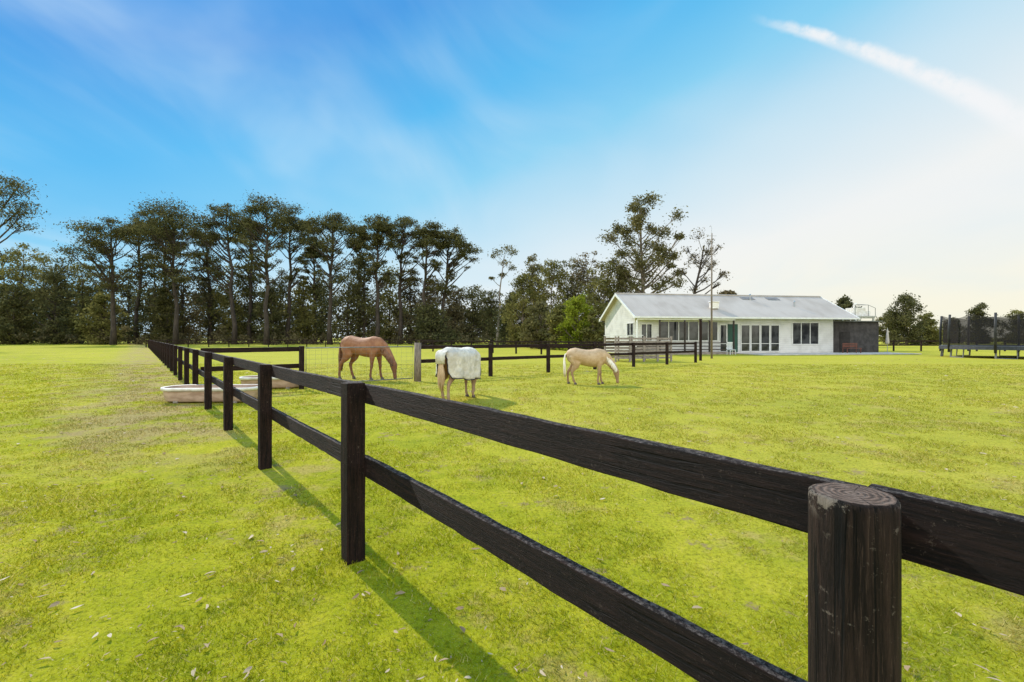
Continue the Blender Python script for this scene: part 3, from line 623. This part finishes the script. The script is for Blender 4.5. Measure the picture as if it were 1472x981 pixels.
for k in range(np_):
    a=2*math.pi*(k+.5)/np_; c_,s_=math.cos(a),math.sin(a)
    lm=MB(); lm.tube([(R*.98*c_,R*.98*s_,zt),(R*1.0*c_,R*1.0*s_,.02)],.06,8); lm.obj('leg',WIRE,te)
    a2=a+.28; lm=MB(); lm.tube([(R*.98*math.cos(a2),R*.98*math.sin(a2),zt),(R*math.cos(a2),R*math.sin(a2),.02),(R*math.cos(a),R*math.sin(a),.03)],.045,8); lm.obj('leg',WIRE,te)
    pm=MB(); pm.tube([((R+.12)*c_,(R+.12)*s_,.4),((R+.12)*c_,(R+.12)*s_,2.2),((R+.05)*c_,(R+.05)*s_,3.3)],.075,8); pm.obj('net_pole',BLACK,te,True)
vs=[]; M=64
for k in range(M):
    a=2*math.pi*k/M; fr=(a*np_/(2*math.pi))%1; r=R*.97*math.cos(math.pi/np_)/math.cos((fr-.5)*2*math.pi/np_)*1.02
    sag=.26*math.cos((fr-.5)*math.pi)
    vs+= [(r*math.cos(a),r*math.sin(a),zt+.05),(r*.985*math.cos(a),r*.985*math.sin(a),2.1),(r*math.cos(a),r*math.sin(a),3.26-sag)]
mb=MB(); mb.add(vs,[(3*k+j,3*((k+1)%M)+j,3*((k+1)%M)+j+1,3*k+j+1) for k in range(M) for j in (0,1)]); mb.obj('safety_net',NET,te)

# ------------------------------------------------------------ trees
def leaves(C,Rr,cnt,size,up=.35,soft=.5):
    C=np.repeat(np.array(C),cnt,axis=0); Rr=np.repeat(np.array(Rr),cnt,axis=0); n=len(C)
    d_=RNG.normal(size=(n,3)); P1=d_*.55
    dn=d_/np.linalg.norm(d_,axis=1)[:,None]*(RNG.random((n,1))**.5); sel=(RNG.random((n,1))<soft)
    P=C+np.where(sel,P1,dn)*Rr
    nn=RNG.normal(size=(n,3))+np.array([0,0,up])*2; nn/=np.linalg.norm(nn,axis=1)[:,None]
    a=np.cross(nn,RNG.normal(size=(n,3))); a/=np.linalg.norm(a,axis=1)[:,None]; b=np.cross(nn,a)
    s1=(size*(.5+.9*RNG.random(n)))[:,None]; s2=s1*(.30+.3*RNG.random((n,1)))
    P[:,2]=np.maximum(P[:,2],.15)
    V=np.stack([P-a*s1,P-b*s2,P+a*s1,P+b*s2],axis=1).reshape(-1,3)
    return V,np.arange(n*4).reshape(-1,4)
def tree(name,label,base,H,clumps,size,lm,bm,r0,top_off=(0,0),group=None,tf=.92,limbr=.16,minf=.3,twigs=0,cat='tree',soft=.5):
    e=empty(name,(base[0],base[1],0),0,label,cat,group); mb=MB(); n=7
    path=[]; wob=[(random.uniform(-1,1),random.uniform(-1,1)) for _ in range(n+1)]
    for i in range(n+1):
        f=i/n; path.append(Vector((top_off[0]*f**1.4+wob[i][0]*H*.012*(f>0),top_off[1]*f**1.4+wob[i][1]*H*.012*(f>0),H*tf*f)))
    path[0].z=-.1
    mb.tube(path,[r0*(1.25 if i==0 else 1)*(1-.82*i/n) for i in range(n+1)],9)
    def at(z):
        f=max(0,min(.999,z/(H*tf)))*n; i=int(f); return path[i].lerp(path[i+1],f-i),r0*(1-.82*f/n)
    for (x,y,z,rx,ry,rz_,c) in clumps:
        hd=math.hypot(x-top_off[0]*.7,y-top_off[1]*.7); zs=max(H*minf*random.uniform(.85,1.15),min(z-hd*random.uniform(.55,1.0)-.5,H*tf*.93))
        if zs>z: zs=z*.8
        A,ra=at(zs); B=Vector((x,y,z)); Cc=A.lerp(B,.5)+Vector((0,0,-hd*.10))+Vector((random.uniform(-.3,.3),random.uniform(-.3,.3),0))
        pts=[A,A.lerp(Cc,.6)+Vector((0,0,-.02*hd)),Cc.lerp(B,.4),B]; r1=min(ra*.6,limbr)
        mb.tube(pts,[r1,r1*.8,r1*.55,r1*.2],6,cap=False)
        for _ in range(twigs+2):
            q=Vector((x+random.uniform(-1,1)*rx*.8,y+random.uniform(-1,1)*ry*.8,z+random.uniform(-.2,.9)*rz_)); s_=pts[2].lerp(B,random.uniform(0,.7))
            mb.tube([s_,s_.lerp(q,.5)+Vector((0,0,-.1)),q],[r1*.3,r1*.22,r1*.1],4,cap=False)
    mb.obj('trunk',bm,e,True,fix=False)
    C=[c[:3] for c in clumps]; Rr=[c[3:6] for c in clumps]; cnt=[int(c[6]) for c in clumps]
    V,Fa=leaves(C,Rr,cnt,size,soft=soft); np_obj('crown',V,Fa,lm,e); return e
def pine_clumps(R,H,depth,off,nc,dens):
    out=[]
    for i in range(nc):
        a=i*2.4+random.uniform(-.5,.5); r=R*math.sqrt((i+.4)/nc)*random.uniform(.6,1.18); z=H-1.0-depth*.45*(r/R)**2-random.uniform(0,depth*.30)
        s=R*random.uniform(.16,.42); out.append((off[0]+r*math.cos(a),off[1]+r*math.sin(a),z,s,s,s*random.uniform(.34,.70),int(dens*(s/R/.3)**2)))
    for i in range(int(nc*1.0)):
        a=random.uniform(0,6.28); f=random.uniform(.30,1.45); r=R*random.uniform(.2,1.1)*(1.1-.30*f); z=H-1.2-depth*f; s=R*random.uniform(.14,.30)
        out.append((off[0]+r*math.cos(a),off[1]+r*math.sin(a),z,s,s,s*random.uniform(.34,.62),int(dens*.65*(s/R/.24)**2)))
    return out
pines=[(163,309,122,208,97),(253,289,200,294,100),(337,287,286,354,104),(383,279,346,420,98),(414,292,394,452,108),(474,296,444,518,101),(541,301,518,574,104),(575,306,554,612,108),(608,314,590,644,102),(634,323,624,682,106),(305,316,268,324,118),(196,300,178,234,112),(452,335,436,470,114),(515,322,500,535,116),(232,318,214,262,115),(360,308,334,384,116)]
for (bx,ty,x0,x1,Yd) in pines:
    Hh=CH+(HZ-ty)/F*Yd; R=(x1-x0)/2/F*Yd*.98; cx=((x0+x1)/2-736)/F*Yd; b=((bx-736)/F*Yd,Yd); off=(cx-b[0],random.uniform(-1,1))
    tree('pine_tree','tall old pine with flat umbrella crown and bare trunk',b,Hh,pine_clumps(R,Hh,Hh*.36,off,24,290),.20,PINE,BARK,.55,(off[0]*.8,off[1]),'row of tall pines',tf=.9,limbr=.2,minf=.36,twigs=3,soft=.7)
b=(px(-45,0,62)[0],62); Hh=24.5
tree('pine_tree','spreading pine with drooping outer boughs',b,Hh,[(x,y,z,1.7,1.7,.7,420) for x,y,z in ((0,0,23.5),(-2,1,22.6),(3,0,23.2),(5.4,.5,22.9),(6.8,0,22.0),(4.6,-1,21.0),(6.9,.6,19.8),(3,1,20.0),(5.6,0,18.2),(2,-2,18.0),(-3,0,20),(-4,1,18),(7.6,0,18.6),(6.0,1,17.0),(7.2,-1,21.0))],.14,PINE,BARK,.5,(0,0),'row of tall pines',limbr=.16,minf=.5,twigs=3,soft=.7)
def bushy(R,H,z0,nc,dens,taper=.3,fl=.8):
    out=[]
    for i in range(nc):
        f=(i+.5)/nc; z=z0+(H-z0)*f; prof=math.sqrt(max(.05,1-(max(0,f-.35)/.68)**2))*min(1,.55+f*1.6)*(1-taper*f*.6)
        rr=R*prof; a=i*2.4+random.uniform(-.8,.8); r=rr*random.uniform(.15,1.0)
        s=R*random.uniform(.20,.48)*(1-.3*f); out.append((r*math.cos(a),r*math.sin(a),max(s*.5,z-s*.5+random.uniform(-.6,.3)),s,s,s*fl,int(dens*(s/R/.35)**2)))
    return out
spec=[(-35,372),(5,358),(32,354),(62,362),(92,372),(118,378),(145,368),(185,378),(222,366),(262,380),(300,374),(335,378),(362,372),(402,386),(436,402),(462,388),(500,368),(524,362),(560,380),(590,388),(622,404),(652,408),(680,418),(706,422),(80,385),(240,400),(20,400),(150,410),(390,415),(620,430)]
for i,(x,ty) in enumerate(spec):
    near=i>=24; Yd=random.uniform(100,106) if near else random.uniform(108,126); ty+=random.uniform(-8,8)
    Hh=CH+(HZ-ty)/F*Yd; lm=random.choice([WOOD,WOOD,WOOD2,OLIVE,PINE]); R=random.uniform(4.8,7.2)*(1 if not near else .8)
    tree('woodland_tree','dense dark evergreen tree in the shelter belt',(px(x,0,Yd)[0],Yd),Hh,bushy(R,Hh,2.6 if not near else 1.4,46,150,random.uniform(.0,.6),.6),.30,lm,BARK,.34,(0,0),'shelter belt trees behind the pines',tf=.85,limbr=.14,minf=.14,soft=.65)
def mass(name,label,pts,size,lm):
    C=[];Rr=[];cnt=[]
    for x,y,z,r,c in pts: C.append((x,y,z));Rr.append((r,r,r*.75));cnt.append(c)
    V,Fa=leaves(C,Rr,cnt,size); o=np_obj(name,V,Fa,lm); tag(o,label,'bushes',kind='stuff')
P=[]
for i in range(360):
    Yd=random.uniform(128,150); x=random.uniform(-190,735); z=random.uniform(0,1)**1.1*14; 
    if x>560: z*=.6
    P.append((px(x,0,Yd)[0],Yd,1.2+z,random.uniform(1.9,3.3),100))
mass('distant_woodland','dark undergrowth and far trees behind the pines',P,.55,WOOD)
P=[]
for i in range(230):
    Yd=random.uniform(98,120); x=random.uniform(-150,730); P.append((px(x,0,Yd)[0],Yd,random.uniform(.3,1.9)*(1 if random.random()<.75 else 1.9),random.uniform(.6,1.6),60))
mass('undergrowth','low scrub along the foot of the pines',P,.28,WOOD2)
P=[]
for i in range(300):
    Yd=random.uniform(230,300); x=random.uniform(-250,1750); P.append((px(x,0,Yd)[0],Yd,random.uniform(.3,2.0 if x>1200 else 5),random.uniform(1.2,2.2) if x>1200 else random.uniform(2.5,4.5),50))
mass('distant_tree_line','low far tree line on the horizon',P,.8,OLIVE)

def pxclumps(lst,base,Yd,dens,fl=.8,jit=3):
    out=[]
    for (x,y,r) in lst:
        X_,_,Z_=px(x+random.uniform(-jit,jit),y+random.uniform(-jit,jit),Yd); k=random.uniform(.65,1.2); rr=r/F*Yd*k; out.append((X_-base[0],random.uniform(-1,1)*rr*1.8,Z_,rr,rr*random.uniform(.8,1.2),rr*fl*random.uniform(.7,1.1),int(dens*k*k)))
    return out
Yd=92; b=(px(715,0,Yd)[0],Yd)
tree('gum_tree','slender gum tree with sparse small crown',b,CH+(HZ-356)/F*Yd,pxclumps([(716,362,9),(730,360,10),(738,368,8),(724,376,9),(712,372,6),(733,385,7),(708,402,4),(722,395,6)],b,Yd,150,.6),.2,EUC,GBARK,.28,(1.4,0),'gum trees by the house',minf=.4,limbr=.12,twigs=2)
Yd=72; b=(px(925,0,Yd)[0],Yd)
tree('gum_tree','tall gum tree with open clumped crown behind the house',b,CH+(HZ-282)/F*Yd,pxclumps([(915,288,13),(930,293,12),(905,302,9),(922,308,13),(938,322,10),(966,312,12),(955,328,11),(975,340,7),(893,322,8),(882,347,13),(899,350,12),(915,335,11),(930,350,14),(950,352,12),(890,368,10),(908,372,13),(935,375,15),(955,378,13),(972,368,8),(900,392,13),(925,398,15),(950,400,14),(975,396,9),(885,388,10),(940,418,14),(910,415,12),(880,375,9),(918,362,14),(940,338,11),(960,362,12),(890,410,13),(970,412,12),(912,322,10),(926,300,9),(900,335,8),(945,365,10),(965,388,10),(915,382,11),(893,400,10)],b,Yd,400,.85,5),.19,EUC,GBARK,.42,(-.5,0),'gum trees by the house',minf=.3,limbr=.2,twigs=4,soft=.6)
Yd=66; b=(px(990,0,Yd)[0],Yd)
tree('gum_tree','half-bare gum tree with thin twiggy crown',b,CH+(HZ-340)/F*Yd,pxclumps([(1002,340,13),(1020,348,12),(1036,355,9),(990,355,11),(1012,364,13),(1032,375,10),(1000,378,13),(1022,388,11),(985,392,11),(1038,398,7),(1008,402,13),(1030,412,9),(1000,415,10),(1018,372,12),(1026,362,10),(994,366,11)],b,Yd,95,.85),.16,RUST,BARK,.35,(2.2,0),'gum trees by the house',minf=.3,limbr=.17,twigs=16)
def bush_tree(x,ty,Yd,R,lm,label,z0=1.0,nc=48,dens=260,taper=.2,size=.2,name='gum_tree',group='gum trees by the house'):
    Hh=CH+(HZ-ty)/F*Yd; tree(name,label,(px(x,0,Yd)[0],Yd),Hh,bushy(R,Hh,z0,nc,dens,taper),size,lm,GBARK,.22,(0,0),group,tf=.82,limbr=.1,minf=.12,twigs=1,cat='bush' if name=='bush' else 'tree')
bush_tree(752,396,76,3.4,OLIVE,'bushy olive-green gum beside the paddock')
bush_tree(766,364,84,3.5,EUC,'tall bushy gum with pointed crown',taper=.7)
bush_tree(793,372,76,4.3,OLIVE,'broad olive-green gum beside the paddock')
bush_tree(822,370,80,4.6,EUC,'leafy gum with brownish foliage')
bush_tree(845,362,78,3.9,RUST,'rusty-brown twiggy tree behind the gums',dens=190)
bush_tree(868,376,72,4.0,OLIVE,'olive gum behind the house gable')
bush_tree(895,392,76,4.0,EUC,'leafy brown-green gum rising behind the roof')
bush_tree(736,418,82,3.2,WOOD,'low dark bushy tree at the wood edge')
bush_tree(776,432,62,2.4,EUC,'brownish shrub by the rail fence',z0=.6,dens=160)
bush_tree(831,422,54,2.3,GREEN,'bright green rounded bush beside the house',z0=.5,dens=260,name='bush',size=.15)
bush_tree(805,436,57,2.2,OLIVE,'olive shrub beside the bright bush',z0=.4,name='bush')
bush_tree(853,450,52,1.3,OLIVE,'small shrub against the house gable',z0=.3,name='bush',nc=20)
bush_tree(1045,418,58,1.5,RUST,'brown tree top showing over the house roof',z0=2)
bush_tree(1212,428,76,2.4,WOOD,'dark tree showing over the roof end',z0=2)
bush_tree(1303,424,92,3.5,WOOD,'dark rounded tree beyond the boundary fence',z0=1,taper=.55)
bush_tree(1332,452,100,2.8,OLIVE,'small tree beyond the boundary fence')
bush_tree(1280,448,104,2.8,OLIVE,'small tree beyond the boundary fence')
bush_tree(1407,437,112,2.9,WOOD,'lone rounded tree on the far boundary')
bush_tree(1368,458,120,3.4,OLIVE,'low tree on the far boundary')
bush_tree(1462,446,115,3.4,OLIVE,'tree on the far boundary')
print('done',len(bpy.data.objects))
